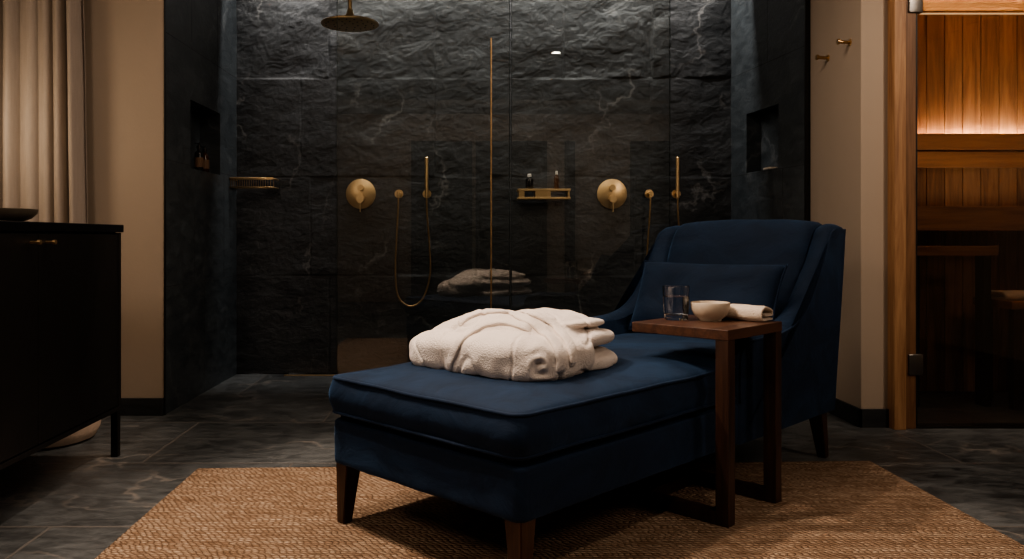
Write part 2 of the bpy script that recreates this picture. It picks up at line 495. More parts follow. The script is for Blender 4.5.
# plaster walls
struct(obj('wall_left', nbox(-2.6, LX-.03, SD-.012, SD, 0, 2.8), MT['plaster']))
struct(obj('trim_1', nbox(LX-.03, LX-.024, SD-.016, SD, 0, 2.75), MT['gunmetal']))
struct(obj('wall_left', nbox(-2.7, -2.5, -3.1, SD, 0, 2.8), MT['plaster']))
bm = bmesh.new()
box(bm, PX, 2.14, 4.065, 4.66, 0, 2.8, .006)
struct(obj('wall_right', bm, MT['plaster']))
struct(obj('trim_2', nbox(1.962, 1.982, 4.645, 4.66, 0, 2.75), MT['gunmetal']))
struct(obj('wall_right', nbox(3.25, 4.4, 4.0, 4.1, 0, 2.8), MT['plaster']))
struct(obj('wall_right', nbox(2.14, 3.3, 4.0, 4.1, 2.2, 2.8), MT['plaster']))
struct(obj('wall_right', nbox(4.3, 4.4, -3.1, 4.0, 0, 2.8), MT['plaster']))
struct(obj('wall_front', nbox(-2.6, 4.4, -3.2, -3.1, 0, 2.8), MT['plaster']))
# dark doors on the wall behind the camera (they are what the shower glass mirrors)
for i, (a, b) in enumerate(((-.74,.15), (.2,1.24), (1.5,1.65), (2.46,3.6))):
    d = struct(obj('door_%d' % (i+2), nbox(a, b, -3.1, -3.05, 0, 2.35, .004), MT['black']))
# skirtings
struct(obj('baseboard_left', nbox(-2.5, LX-.03, SD-.026, SD-.012, 0, .092, .002), MT['slate_base']))
bm = bmesh.new()
box(bm, PX-.014, PX, 4.051, 4.60, 0, .092, .002)
box(bm, PX-.014, 2.128, 4.051, 4.065, 0, .092, .002)
struct(obj('baseboard_right', bm, MT['slate_base']))
# brass linear drain at the foot of the back wall
bm = bmesh.new(); box(bm, -1.22, 1.3, 5.565, 5.60, 0, .004)
struct(obj('trim_3', bm, MT['brass']))

# ------------------------------------------------------------ shower glass
GY = 4.40
def panel(x0, x1, label, grp='shower screens'):
    t = thing('glass_panel', label, 'glass screen', ((x0+x1)/2, GY, 0))
    w = (x1-x0)/2
    bm = bmesh.new(); box(bm, -w+.002, w-.002, -.005, .005, .02, 2.74)
    obj('glass_pane', bm, MT['glass'], t)
    e = bmesh.new()
    box(e, -w, -w+.002, -.005, .005, .02, 2.74); box(e, w-.002, w, -.005, .005, .02, 2.74)
    obj('glass_edge', e, MT['glass_edge'], t)
    b = bmesh.new(); box(b, -w, w, -.012, .012, 0, .022, .002)
    obj('base_channel', b, MT['brass_dk'], t)
    return t
panel(-.677, .258, 'clear glass shower screen on the left, with the slim vertical reflection line')
panel(.268, 1.126, 'clear glass shower screen on the right, in front of the brass shelf')
# vertical bar standing in for a reflection line in the glass
t = thing('reflection_bar', 'tall slim brass bar standing in for a reflection line in the left glass screen', 'reflection line', (.157, GY-.03, .55))
bm = bmesh.new(); cyl(bm, (0,0,0), (0,0,1.47), .004, n=16); obj('bar', bm, MT['brass_dk'], t, auto=40)
for z in (.1, 1.4):
    bm = bmesh.new(); cyl(bm, (0,0,z), (0,.0245,z), .005, n=12); obj('standoff', bm, MT['brass_dk'], t, auto=40)

# ------------------------------------------------------------ shower fittings
WY = BW-.028
def valve(x, label):
    t = thing('shower_valve', label, 'shower valve', (x, WY, 1.247), 0, 'round shower valves')
    Rm = Matrix.Rotation(PI/2, 4, 'X')
    bm = bmesh.new(); lathe(bm, [(0,0),(.100,0),(.103,.002),(.103,.008),(.100,.010),(0,.010)], 64, Rm)
    obj('plate', bm, MT['brass'], t, auto=40)
    for z, r, l in ((.042,.022,.035), (-.036,.027,.05)):
        bm = bmesh.new(); cyl(bm, (0,-.008,z), (0,-l,z), r, n=32); 
        bmesh.ops.bevel(bm, geom=[e for e in bm.edges if e.calc_face_angle(0) > 1], offset=.002, segments=2, affect='EDGES')
        k = obj('knob', bm, MT['brass'], t, auto=40)
    bm = bmesh.new(); cyl(bm, (0,-.042,-.05), (0,-.044,-.125), .0045, n=12); obj('lever', bm, MT['brass'], t, auto=40)
    return t
valve(-.698, 'round brushed brass shower valve on the slate wall, left of the hose')
valve(1.035, 'round brushed brass shower valve on the slate wall, above the armchair back')
def handset(x0, x1, zb, label):
    t = thing('hand_shower', label, 'hand shower', (x0, WY, 1.247), 0, 'hand showers')
    w = x1-x0
    for nm, xx in (('hose_outlet', 0), ('holder', w)):
        bm = bmesh.new(); cyl(bm, (xx,0,0), (xx,-.012,0), .030, n=32); cyl(bm, (xx,-.01,0), (xx,-.055,0), .016, .014, n=24)
        cyl(bm, (xx,-.048,-.028), (xx,-.048,.012), .011, n=20)
        obj(nm, bm, MT['brass'], t, auto=40)
    bm = bmesh.new(); cyl(bm, (w,-.05,-.03), (w,-.05,.245), .0125, n=24); cyl(bm, (w,-.05,.245),(w,-.05,.25),.0125,.009,n=24)
    obj('handset', bm, MT['brass'], t, auto=40)
    d = 1.247-zb
    pts = [(0,-.048,-.02),(-.003,-.047,-.12),(-.016,-.035,-d*.45),(-.022,-.03,-d*.72),(.0,-.03,-d*.92),(w*.42,-.032,-d),(w*.86,-.032,-d*.93),(w+.022,-.03,-d*.72),(w+.018,-.035,-d*.45),(w+.003,-.047,-.14),(w,-.05,-.03)]
    bm = bmesh.new(); tube(bm, catmull(pts, 10), .0062, 10)
    obj('hose', bm, MT['brass_dk'], t, smooth=True)
    return t
handset(-.435, -.242, .475, 'slim brass hand shower with a looped hose hanging free, left of the screen joint')
handset(1.29, 1.476, .475, 'slim brass hand shower whose hose drops behind the blue chaise back')
t = thing('rain_shower', 'large round brass rain shower head hanging from the ceiling', 'shower head', (-.703, 5.1, 2.277))
bm = bmesh.new(); lathe(bm, [(0,0),(.165,0),(.178,.004),(.180,.012),(.172,.018),(.05,.03),(.034,.05),(.022,.075),(.016,.10),(0,.10)], 64)
obj('spray_plate', bm, MT['brass'], t, auto=40)
for r in (.05,.10,.15):
    n = int(r*2*PI/.045)
    for k in range(n):
        bm = bmesh.new(); cyl(bm, (r*math.cos(2*PI*k/n), r*math.sin(2*PI*k/n), -.003), (r*math.cos(2*PI*k/n), r*math.sin(2*PI*k/n), .002), .005, n=8)
        obj('nozzle', bm, MT['gunmetal'], t)
bm = bmesh.new(); cyl(bm, (0,0,.09), (0,0,CEIL-2.277), .013, n=24); cyl(bm, (0,0,CEIL-2.277-.012), (0,0,CEIL-2.277), .035, n=32)
obj('drop_pipe', bm, MT['brass_dk'], t, auto=40)

# brass bar shelf behind the right screen
t = thing('shower_shelf', 'rectangular brass rail shelf on the slate wall holding two small bottles', 'shelf', (.555, WY, 1.205))
w = .178
for z in (0, .056):
    bm = bmesh.new(); box(bm, -w, w, -.125, 0, z, z+.015, .002); obj('rail' if z else 'tray', bm, MT['brass'], t)
for a, b in ((-w+.008,-w+.045), (-.06,.045), (w-.018,w-.006)):
    bm = bmesh.new(); box(bm, a, b, -.122, -.006, .013, .058); obj('upright', bm, MT['brass'], t)
def bottle(x, y, z, h, r, label, body, capm, grp=None, lab=None, pump=False):
    t = thing('bottle', label, 'bottle', (x,y,z), 0, grp)
    bm = bmesh.new(); lathe(bm, [(0,0),(r*.9,0),(r,.004),(r,h*.62),(r*.93,h*.68),(r*.45,h*.76),(r*.4,h*.82),(0,h*.82)], 32)
    obj('body', bm, body, t, auto=40)
    if lab:
        bm = bmesh.new(); lathe(bm, [(r+.0006,h*.15),(r+.0006,h*.5)], 32); obj('paper_label', bm, lab, t, smooth=True)
    bm = bmesh.new(); cyl(bm, (0,0,h*.80), (0,0,h*.93), r*.5, n=20)
    if pump:
        cyl(bm, (0,0,h*.93), (0,0,h), r*.15, n=10); box(bm, -r*.9, r*.25, -r*.2, r*.2, h*.985, h*1.03, .001)
    else: cyl(bm, (0,0,h*.93), (0,0,h), r*.5, r*.42, n=20)
    obj('cap', bm, capm, t, auto=40)
bottle(.46, WY-.065, 1.276, .105, .027, 'small black bottle with a pale cap on the left of the brass shelf', MT['amber2'], MT['capm'], 'bottles on the brass shelf')
bottle(.645, WY-.065, 1.276, .125, .017, 'slender clear-brown bottle with a pale cap on the right of the brass shelf', MT['amber'], MT['capm'], 'bottles on the brass shelf')

# brass wire basket in the left back corner
t = thing('wire_basket', 'brass wire shower basket in the left corner of the slate wall', 'basket', (LX, BW-.02, 1.285))
def rr_path(w, d, r, z, n=6):
    pts = [(0,0,z),(0,-d,z)]
    for k in range(n+1):
        a = -PI/2 + PI/2*k/n
        pts.append((w-r+r*math.cos(a), -d+r+r*math.sin(a), z))
    pts.append((w,0,z)); return pts
for nm, z, rr in (('top_rim', .058, .0065), ('bottom_rim', .0, .004)):
    bm = bmesh.new(); tube(bm, [Vector(p) for p in rr_path(.29,.16,.07,z)], rr, 8); obj(nm, bm, MT['brass'], t, smooth=True)
bm = bmesh.new(); box(bm, 0, .29, -.16, -.155, .050, .066); obj('rim_band', bm, MT['brass'], t)
bm = bmesh.new()
P = rr_path(.29,.16,.07,0, 8)
for i in range(19):
    x = .006+i*.0155
    y = -.16 if x < .22 else -.16+.07-math.sqrt(max(0,.07**2-(x-.22)**2))
    cyl(bm, (x,y,0), (x,y,.055), .0022, n=6)
    cyl(bm, (x,y,0), (x,0,0), .0018, n=6)
obj('wires', bm, MT['brass_dk'], t)

# niche contents
bottle(LX-.055, 4.99, 1.352, .17, .026, 'amber pump bottle in the left wall niche, the nearer one', MT['amber2'], MT['blackplastic'], 'pump bottles in the left niche', MT['label'], True)
bottle(LX-.05, 5.085, 1.352, .16, .028, 'amber pump bottle in the left wall niche, the farther one', MT['amber'], MT['blackplastic'], 'pump bottles in the left niche', MT['label'], True)
bm = bmesh.new(); box(bm, -.03, .03, -.05, .05, 0, .018, .007, 4)
o = obj('soap_bar', bm, MT['soap'], None, auto=50); o.location = RA + tdir*.5 - nrm_r*.045 + Vector((0,0,1.375))
tag(o, 'pale soap bar lying in the right wall niche', 'soap')

# ------------------------------------------------------------ wall pegs
def peg(y, z, label):
    t = thing('wall_hook', label, 'hook', (PX, y, z), 0, 'brass wall pegs')
    bm = bmesh.new(); cyl(bm, (0,0,0), (-.006,0,0), .018, n=24); obj('backplate', bm, MT['brass'], t, auto=40)
    bm = bmesh.new(); cyl(bm, (-.004,0,0), (-.058,0,.004), .0085, n=20); cyl(bm, (-.055,0,.004), (-.066,0,.005), .0145, n=24)
    obj('peg', bm, MT['brass_dk'], t, auto=40)
peg(4.43, 1.925, 'brass wall peg nearer the shower slate')
peg(4.18, 1.95, 'brass wall peg nearer the sauna door')

# ------------------------------------------------------------ curtain
def curtain():
    x0, x1, yb = -2.49, -1.975, 4.22
    nx, nz = 220, 50
    vs = []; fs = []
    for j in range(nz+1):
        z = .02+2.7*j/nz
        for i in range(nx+1):
            u = i/nx
            xs = x0 + (x1-x0 + .035*(1-z/2.7)*1.0)*u
            ph = u*2*PI*6.3 + .9*math.sin(u*9)+.25*math.sin(z*1.3+u*4)
            amp = .036*(.75+.4*math.sin(u*7+1)) * (1-.12*z/2.7)
            f = math.sin(ph)
            y = yb + amp*(f*1.1 + .25*math.sin(2*ph+.5)) + .006*noise.noise(Vector((u*12, z*2, 0)))
            x = xs + .010*math.cos(ph)
            vs.append((x, y, z))
    w = nx+1
    for j in range(nz):
        for i in range(nx):
            k = j*w+i; fs.append((k,k+1,k+w+1,k+w))
    me = bpy.data.meshes.new('curtain'); me.from_pydata(vs, [], fs)
    o = link('curtain', me, MT['curtain'], smooth=True)
    s = o.modifiers.new('s', 'SOLIDIFY'); s.thickness = .002
    tag(o, 'beige linen curtain hanging in soft folds behind the black cabinet', 'curtain')
curtain()
bm = bmesh.new(); box(bm, -2.5, -1.85, 4.20, 4.24, 2.72, 2.75); struct(obj('trim_4', bm, MT['gunmetal']))

# ------------------------------------------------------------ cabinet
t = thing('cabinet', 'black oak sideboard on slim legs standing before the curtain', 'cabinet', (-1.485,3.54,0))
D0, D1 = -2.3, 0.0
bm = bmesh.new(); box(bm, -.60, -.022, D0, D1, .20, .97, .002); obj('carcass', bm, MT['black'], t)
bm = bmesh.new(); box(bm, -.61, .008, D0-.01, D1+.012, .97, 1.003, .003); obj('top', bm, MT['blacktop'], t)
cuts = [D0+.004, -1.99+.0, -1.34, -.69, -.028]
for i in range(4):
    a, b = cuts[i]+.002, cuts[i+1]-.002
    bm = bmesh.new(); box(bm, -.022, 0, a, b, .222, .962, .002)
    d = obj('door', bm, MT['black'], t)
    hy = (b-.05) if i in (0,2) else (a+.05)
    if i == 1: hy = b-.05
    if i == 0: hy = b-.05
    bm = bmesh.new(); cyl(bm, (0,hy,.932), (.026,hy,.932), .0048, n=12); cyl(bm, (.026,hy,.932), (.036,hy,.932), .0085, n=16)
    obj('knob', bm, MT['brass'], d, auto=40)
bm = bmesh.new(); box(bm, -.022, .001, -.028, D1, .2, .968, .001); obj('end_panel', bm, MT['black'], t)
bm = bmesh.new(); box(bm, -.022, .002, D0, D1, .20, .218, .001); obj('bottom_rail', bm, MT['black'], t)
for x in (-.59, -.032):
    for y in (D0+.02, D1-.03):
        bm = bmesh.new(); box(bm, x, x+.03, y, y+.03, 0, .2, .002); obj('leg', bm, MT['black'], t)
# plate
t = thing('plate', 'shallow olive-brown stoneware dish on the black cabinet top', 'dish', (-1.675, 2.9, 1.003))
bm = bmesh.new(); lathe(bm, [(0,0),(.085,0),(.10,.004),(.125,.014),(.143,.032),(.147,.046),(.143,.048),(.136,.034),(.118,.019),(.09,.011),(0,.009)], 64)
obj('bowl_body', bm, MT['ceramic_dk'], t, auto=50)
# pouf behind the cabinet
t = thing('pouf', 'round cream pouf on the floor behind the black cabinet', 'pouf', (-1.965, 3.81, 0))
bm = bmesh.new(); lathe(bm, [(0,.001),(.20,.001),(.228,.012),(.248,.05),(.258,.12),(.265,.22),(.25,.33),(.21,.39),(.12,.415),(0,.42)], 48)
obj('cover', bm, MT['pouf'], t, smooth=True)
bm = bmesh.new(); lathe(bm, [(0,.418),(.02,.418),(.02,.426),(0,.43)], 16); obj('button', bm, MT['pouf'], t, smooth=True)

# ------------------------------------------------------------ rug
def rug():
    nx, ny = 420, 160
    x0, x1 = -1.08, 1.72
    vs = []; fs = []
    for j in range(ny+1):
        for i in range(nx+1):
            u, w = i/nx, j/ny
            x = x0+(x1-x0)*u; yb = 3.305+.115*u
            y = 1.25 + (yb-1.25)*w
            e = 0
            if j in (0, ny): y += .006*noise.noise(Vector((x*22,0,0))) + .003*math.sin(x*300)
            if i in (0, nx): x += .007*noise.noise(Vector((0,y*22,0))) + .003*math.sin(y*370)
            edge = min(u*(x1-x0), (1-u)*(x1-x0), w*2, (1-w)*2)
            z = .012*min(1, (edge/.012)**.5 if edge > 0 else 0) + .0015*noise.noise(Vector((x*7,y*9,0)))*min(1,edge/.03) + .001
            vs.append((x,y,z))
    W = nx+1
    for j in range(ny):
        for i in range(nx):
            k = j*W+i; fs.append((k,k+1,k+W+1,k+W))
    me = bpy.data.meshes.new('rug'); me.from_pydata(vs, [], fs)
    o = link('rug', me, MT['jute'], smooth=True)
    tag(o, 'large natural jute woven rug on the slate floor under the chaise', 'rug')
rug()
RZ = .0138   # top of rug

# ------------------------------------------------------------ chaise longue
ANG = math.atan2(.699, .715)
BX, BY = .147, 2.069
U = Vector((.715,.699,0)); V = Vector((-.699,.715,0)); B0 = Vector((BX,BY,0))
def L2W(s, v, z=0): return B0 + U*s + V*v + Vector((0,0,z))
ch = thing('chaise_longue', 'navy blue velvet chaise longue with sloping arms on the jute rug', 'chaise longue', (BX,BY,0), ANG)
Wd = .84
def crown(s, v):
    a = max(-1, min(1, 2*s/1.8-1)); b = max(-1, min(1, 2*v/Wd-1))
    return .034*(1-abs(a)**5)*(1-abs(b)**4)
def slab(s0, s1, v0, v1, z0, z1, r, rc, ns=40, nv=24, crownf=None, bulge=0, nzs=8):
    """rounded upholstered block: rings of a rounded rectangle"""
    bm = bmesh.new()
    def outline(inset):
        pts = []
        a0, a1, b0, b1 = s0+inset, s1-inset, v0+inset, v1-inset
        c = max(.004, rc-inset*.5)
        for (cx, cy, st) in ((a1-c,b0+c,-PI/2), (a1-c,b1-c,0), (a0+c,b1-c,PI/2), (a0+c,b0+c,PI)):
            for k in range(7):
                a = st+PI/2*k/6
                pts.append((cx+c*math.cos(a), cy+c*math.sin(a)))
        # densify
        out = []
        for i, p in enumerate(pts):
            q = pts[(i+1) % len(pts)]
            d = math.dist(p, q); n = 1 if d < .05 else 24
            for k in range(n): out.append((p[0]+(q[0]-p[0])*k/n, p[1]+(q[1]-p[1])*k/n))
        return out
    prof = []
    for k in range(5):
        a = PI/2*k/4; prof.append((r-r*math.sin(a), z0+r-r*math.cos(a)))
    for k in range(1, nzs):
        u = k/nzs; prof.append((-bulge*math.sin(PI*u), z0+r+(z1-z0-2*r)*u))
    for k in range(5):
        a = PI/2*k/4; prof.append((r-r*math.cos(a), z1-r+r*math.sin(a)))
    rings = []
    for ins, z in prof:
        rings.append([bm.verts.new((x,y,z)) for x, y in outline(ins)])
    n = len(rings[0])
    # cap: shrink towards centre line
    cx, cy = (s0+s1)/2, (v0+v1)/2
    top = [(v.co.x, v.co.y) for v in rings[-1]]
    for t_ in (.97,.93,.87,.8,.7,.6,.48,.36,.24,.12,.04):
        rings.append([bm.verts.new((cx+(x-cx)*t_, cy+(y-cy)*t_, z1)) for x, y in top])
    for a, b in zip(rings, rings[1:]):
        for i in range(n):
            bm.faces.new((a[i], a[(i+1)%n], b[(i+1)%n], b[i]))
    bm.faces.new(rings[-1]); bm.faces.new(rings[0][::-1])
    if crownf:
        for v in bm.verts:
            k = max(0, (v.co.z-z0)/(z1-z0)); v.co.z += crownf(v.co.x, v.co.y)*k**2
    return bm
# soft, hand-made irregularity
def rumple(bm, amp, sc, seed=0):
    bm.normal_update()
    for v in bm.verts:
        v.co += v.normal*amp*fbm(v.co*sc+Vector((seed,seed,seed)), 3)
    return bm
bm = slab(.008, 2.04, .006, Wd-.006, .21, .355, .012, .03); rumple(bm, .003, 6, 2)
obj('base_skirt', bm, MT['velvet'], ch, smooth=True)
bm = nbox(.03, 1.8, .03, Wd-.03, .34, .40); obj('seat_deck', bm, MT['velvet'], ch)
bm = slab(-.002, 1.145, 0, Wd, .372, .497, .022, .045, crownf=crown, bulge=.010); rumple(bm, .005, 4, 5)
cu = obj('seat_cushion', bm, MT['velvet'], ch, smooth=True)
bm = slab(1.10, 1.86, .098, Wd-.098, .372, .495, .022, .03, crownf=crown); rumple(bm, .004, 4, 5)
obj('rear_seat_cushion', bm, MT['velvet'], ch, smooth=True)
def cush_path(z, off=.0):
    c = .045; pts = [(1.14, -off, z)]
    pts += [(1.14-(1.14-c)*k/30, -off - .003*math.sin(PI*k/30), z) for k in range(1,30)]
    for k in range(7):
        a = -PI/2 - PI/2*k/6; pts.append((c-off+c*math.cos(a)-.002, c+c*math.sin(a)-off, z))
    pts += [(-.002-off-.003*math.sin(PI*k/24), c+(Wd-2*c)*k/24, z) for k in range(1,24)]
    for k in range(7):
        a = PI - PI/2*k/6; pts.append((c-off+c*math.cos(a)-.002, Wd-c+c*math.sin(a)+off, z))
    pts += [(c+(1.14-c)*k/30, Wd+off, z) for k in range(1,31)]
    return [Vector(p) for p in pts]
for z, dz in ((.490, .0), (.382, 0)):
    pth = cush_path(z, -.003)
    pth = [p + Vector((0,0,(crown(p.x,p.y)*.8 + .003*noise.noise(p*5)) if z > .45 else .002*noise.noise(p*4))) for p in pth]
    bm = bmesh.new(); tube(bm, pth, .0055, 8)
    obj('piping', bm, MT['velvet_dk'], cu, smooth=True)

# arms
front = [(1.16,.22),(1.158,.36),(1.16,.49),(1.172,.54),(1.21,.578),(1.29,.594),(1.42,.597),(1.54,.605),(1.65,.632),(1.745,.69),(1.82,.77),(1.89,.86),(1.95,.945),(1.985,.985),(2.03,1.003)]
fr = catmull([(a,b,0) for a,b in front[1:]], 5)
fr = [Vector((1.16,.21,0))] + fr
def arm(v0, v1, inner_sign, name='arm'):
    # cross-section points ordered: front curve, top, back edge
    back = [(2.09,1.008),(2.14,1.0),(2.156,.985),(2.13,.8),(2.09,.55),(2.055,.35),(2.035,.21)]
    prof = [(p.x, p.y) for p in fr] + back
    nF = len(fr)
    bm = bmesh.new()
    rings = []
    NV = 8
    for k in range(NV+1):
        t = k/NV                       # 0 = outer face, 1 = inner face
        v = v0 + (v1-v0)*t
        # roundness of the upholstered front roll
        rnd = math.sqrt(max(0, 1-(2*t-1)**2))
        ring = []
        for i, (s, z) in enumerate(prof):
            # normal of front curve approx
            a = prof[max(0,i-1)]; b = prof[min(len(prof)-1,i+1)]
            tx, tz = b[0]-a[0], b[1]-a[1]; l = math.hypot(tx,tz) or 1
            nx_, nz_ = -tz/l, tx/l
            e = .022*(rnd-1)
            sh = .045*t*max(0, min(1,(z-.62)/.25)) if i < nF else 0
            if i >= len(prof)-5: e = 0
            ring.append(bm.verts.new((s+nx_*e+sh, v, z+nz_*e)))
        rings.append(ring)
    n = len(prof)
    for a, b in zip(rings, rings[1:]):
        for i in range(n):
            bm.faces.new((a[i], a[(i+1)%n], b[(i+1)%n], b[i]))
    bm.faces.new(rings[0]); bm.faces.new(rings[-1][::-1])
    bmesh.ops.triangulate(bm, faces=[f for f in bm.faces if len(f.verts) > 4])
    o = obj(name, bm, MT['velvet'], ch, auto=50)
    # piping along the outer front edge
    pth = []
    for i in range(1, nF):
        a = fr[max(0,i-1)]; b = fr[min(nF-1,i+1)]
        tt = (b-a); l = tt.length or 1; nx_, nz_ = -tt.y/l, tt.x/l
        pth.append(Vector((fr[i].x-nx_*.022, v0, fr[i].y-nz_*.022)))
    bm = bmesh.new(); tube(bm, pth, .005, 8, up=Vector((0,1,0))); obj('piping', bm, MT['velvet_dk'], o, smooth=True)
    return o
arm(0.0, .095, 1)
arm(Wd, Wd-.095, -1)
# back
def backrest():
    bm = bmesh.new(); rings = []
    prof = [(1.76,.36,0),(1.765,.45,.2),(1.79,.55,.8),(1.835,.66,1),(1.885,.78,1),(1.935,.89,.8),(1.975,.965,.5),(2.01,1.0,.3),(2.06,1.012,.2),(2.11,1.008,.1),(2.15,.99,0),(2.13,.8,0),(2.09,.55,0),(2.055,.35,0),(2.03,.22,0)]
    prof = [(p.x,p.y,p.z) for p in catmull(prof, 4)]
    NV = 30
    for k in range(NV+1):
        t = k/NV; v = .088+(Wd-.176)*t; a = 2*t-1
        c = 1-abs(a)**4
        edge = max(0, abs(a)-.93)/.07
        ring = []
        for s, z, w in prof:
            ring.append(bm.verts.new((s - .035*c*w + .012*edge*min(1,w*2), v, z + (.018*c if z > .97 else .018*c*max(0,(z-.8)/.17)) - .01*edge*(1 if z > .97 else 0))))
        rings.append(ring)
    n = len(prof)
    for a, b in zip(rings, rings[1:]):
        for i in range(n): bm.faces.new((a[i], a[(i+1)%n], b[(i+1)%n], b[i]))
    bm.faces.new(rings[0]); bm.faces.new(rings[-1][::-1])
    bmesh.ops.triangulate(bm, faces=[f for f in bm.faces if len(f.verts) > 4])
    rumple(bm, .003, 5, 3)
    o = obj('backrest', bm, MT['velvet'], ch, auto=60)
backrest()
def leg(s, v, top, bot, ds, dv):
    bm = bmesh.new()
    a = [bm.verts.new((s+x*top/2, v+y*top/2, .215)) for x, y in ((-1,-1),(1,-1),(1,1),(-1,1))]
    z = LEGZ
    b = [bm.verts.new((s+ds+x*bot/2, v+dv+y*bot/2, z)) for x, y in ((-1,-1),(1,-1),(1,1),(-1,1))]
    for i in range(4): bm.faces.new((a[i], a[(i+1)%4], b[(i+1)%4], b[i]))
    bm.faces.new(a); bm.faces.new(b)
    bmesh.ops.bevel(bm, geom=list(bm.edges), offset=.003, segments=2, affect='EDGES')
    obj('leg', bm, MT['leg'], ch, auto=40)
LEGZ = RZ
leg(.052, .045, .062, .036, -.012, -.012)
leg(.052, Wd-.045, .062, .036, -.012, .008)
LEGZ = 0.0
leg(1.965, .05, .062, .036, .055, -.005)
leg(1.965, Wd-.05, .062, .036, .055, .005)

# ------------------------------------------------------------ lumbar pillow
def pillow(w, h, th, n=44):
    bm = bmesh.new(); G = [[], []]
    for side in (0, 1):
        sg = 1 if side else -1
        for j in range(n+1):
            row = []
            for i in range(n+1):
                u, v = 2*i/n-1, 2*j/n-1
                pu = 1-.05*(1-v*v)*abs(u)**3; pv = 1-.07*(1-u*u)*abs(v)**3
                x, z = u*w/2*pu, v*h/2*pv
                y = sg*th/2*((1-u**4)*(1-v**4))**.55
                y += sg*.010*fbm(Vector((x*5,z*5,side*4)),3)*(1-u**4)*(1-v**4)
                # a soft crease down from the upper edge
                y -= sg*.012*math.exp(-((x+.02-z*.25)/.022)**2)*max(0, v)*(1-v**4)
                row.append(bm.verts.new((x,y,z)))
            G[side].append(row)
        for j in range(n):
            for i in range(n):
                f = (G[side][j][i], G[side][j][i+1], G[side][j+1][i+1], G[side][j+1][i])
                bm.faces.new(f if not side else f[::-1])
    bmesh.ops.remove_doubles(bm, verts=bm.verts, dist=.0004)
    return bm
lp = thing('lumbar_pillow', 'navy velvet lumbar pillow leaning against the chaise back', 'pillow', L2W(1.655,.41,.683), ANG+PI/2)
bm = pillow(.675, .335, .15); 
for v in bm.verts: pass
Rt = Matrix.Rotation(math.radians(24), 4, 'X')
# tilt: top leans back towards +s (local -y after the 90 degree turn)
for v in bm.verts: v.co = Rt @ v.co
cov = obj('cover', bm, MT['velvet'], lp, smooth=True)
w, h = .675, .335
pts = []
for i in range(120):
    a = 2*PI*i/120
    # perimeter of square param
    t = i/120*4; k = int(t); f = (t-k)*2-1
    u, v = [(f,-1),(1,f),(-f,1),(-1,-f)][k]
    pu = 1-.05*(1-v*v)*abs(u)**3; pv = 1-.07*(1-u*u)*abs(v)**3
    pts.append(Rt @ Vector((u*w/2*pu, 0, v*h/2*pv)))
bm = bmesh.new(); tube(bm, pts, .005, 6, closed=True); obj('piping', bm, MT['velvet_dk'], cov, smooth=True)

# ------------------------------------------------------------ side table (C-shaped)
st = thing('side_table', 'dark walnut side table with a C-shaped frame beside the chaise', 'side table', (BX,BY,0), ANG)
TZ = .65
s0, s1, v0, v1 = .885, 1.278, -.108, .257
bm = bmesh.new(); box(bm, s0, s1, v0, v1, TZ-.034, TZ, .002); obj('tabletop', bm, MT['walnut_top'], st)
lw = .046
for sa in (s0+.002, s1-.002-lw):
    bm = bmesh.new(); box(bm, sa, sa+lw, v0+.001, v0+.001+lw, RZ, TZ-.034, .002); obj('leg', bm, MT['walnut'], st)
    bm = bmesh.new(); box(bm, sa, sa+lw, v0+lw+.001, v1, RZ, RZ+.042, .002); obj('base_bar', bm, MT['walnut'], st)
bm = bmesh.new(); box(bm, s0+lw+.002, s1-lw-.002, v1-lw, v1, RZ, RZ+.042, .002); obj('cross_bar', bm, MT['walnut'], st)

# tumbler with water
P = L2W(1.075, .195, TZ)
tg = thing('water_glass', 'clear tumbler of water on the walnut side table', 'glass', P)
R, hh = .049, .122
bm = bmesh.new(); lathe(bm, [(0,0),(R*.82,0),(R*.87,.004),(R,hh-.001),(R-.0012,hh),(R-.0028,hh-.001),(R*.87-.0022,.020),(R*.6,.0175),(0,.017)], 64)
obj('tumbler', bm, MT['tumbler'], tg, auto=20)
wl = .085
ri = lambda z: (R*.87-.0026)+(R-R*.87-.0002)*(z-.014)/(hh-.015)
bm = bmesh.new(); lathe(bm, [(0,.0172),(R*.6,.0177),(ri(.0202)+.0003,.0203),(ri(wl)+.0003,wl),(ri(wl)-.003,wl-.0012),(0,wl-.0014)], 64)
obj('water', bm, MT['water'], tg, auto=20)
# bowl
P = L2W(1.128, .088, TZ)
bw = thing('bowl', 'small cream stoneware bowl in the middle of the side table', 'bowl', P)
bm = bmesh.new(); lathe(bm, [(0,.003),(.030,.003),(.032,0),(.038,0),(.040,.006),(.057,.020),(.066,.040),(.0685,.064),(.067,.066),(.065,.063),(.061,.042),(.05,.024),(.03,.013),(0,.011)], 64)
obj('bowl_body', bm, MT['ceramic'], bw, auto=60)
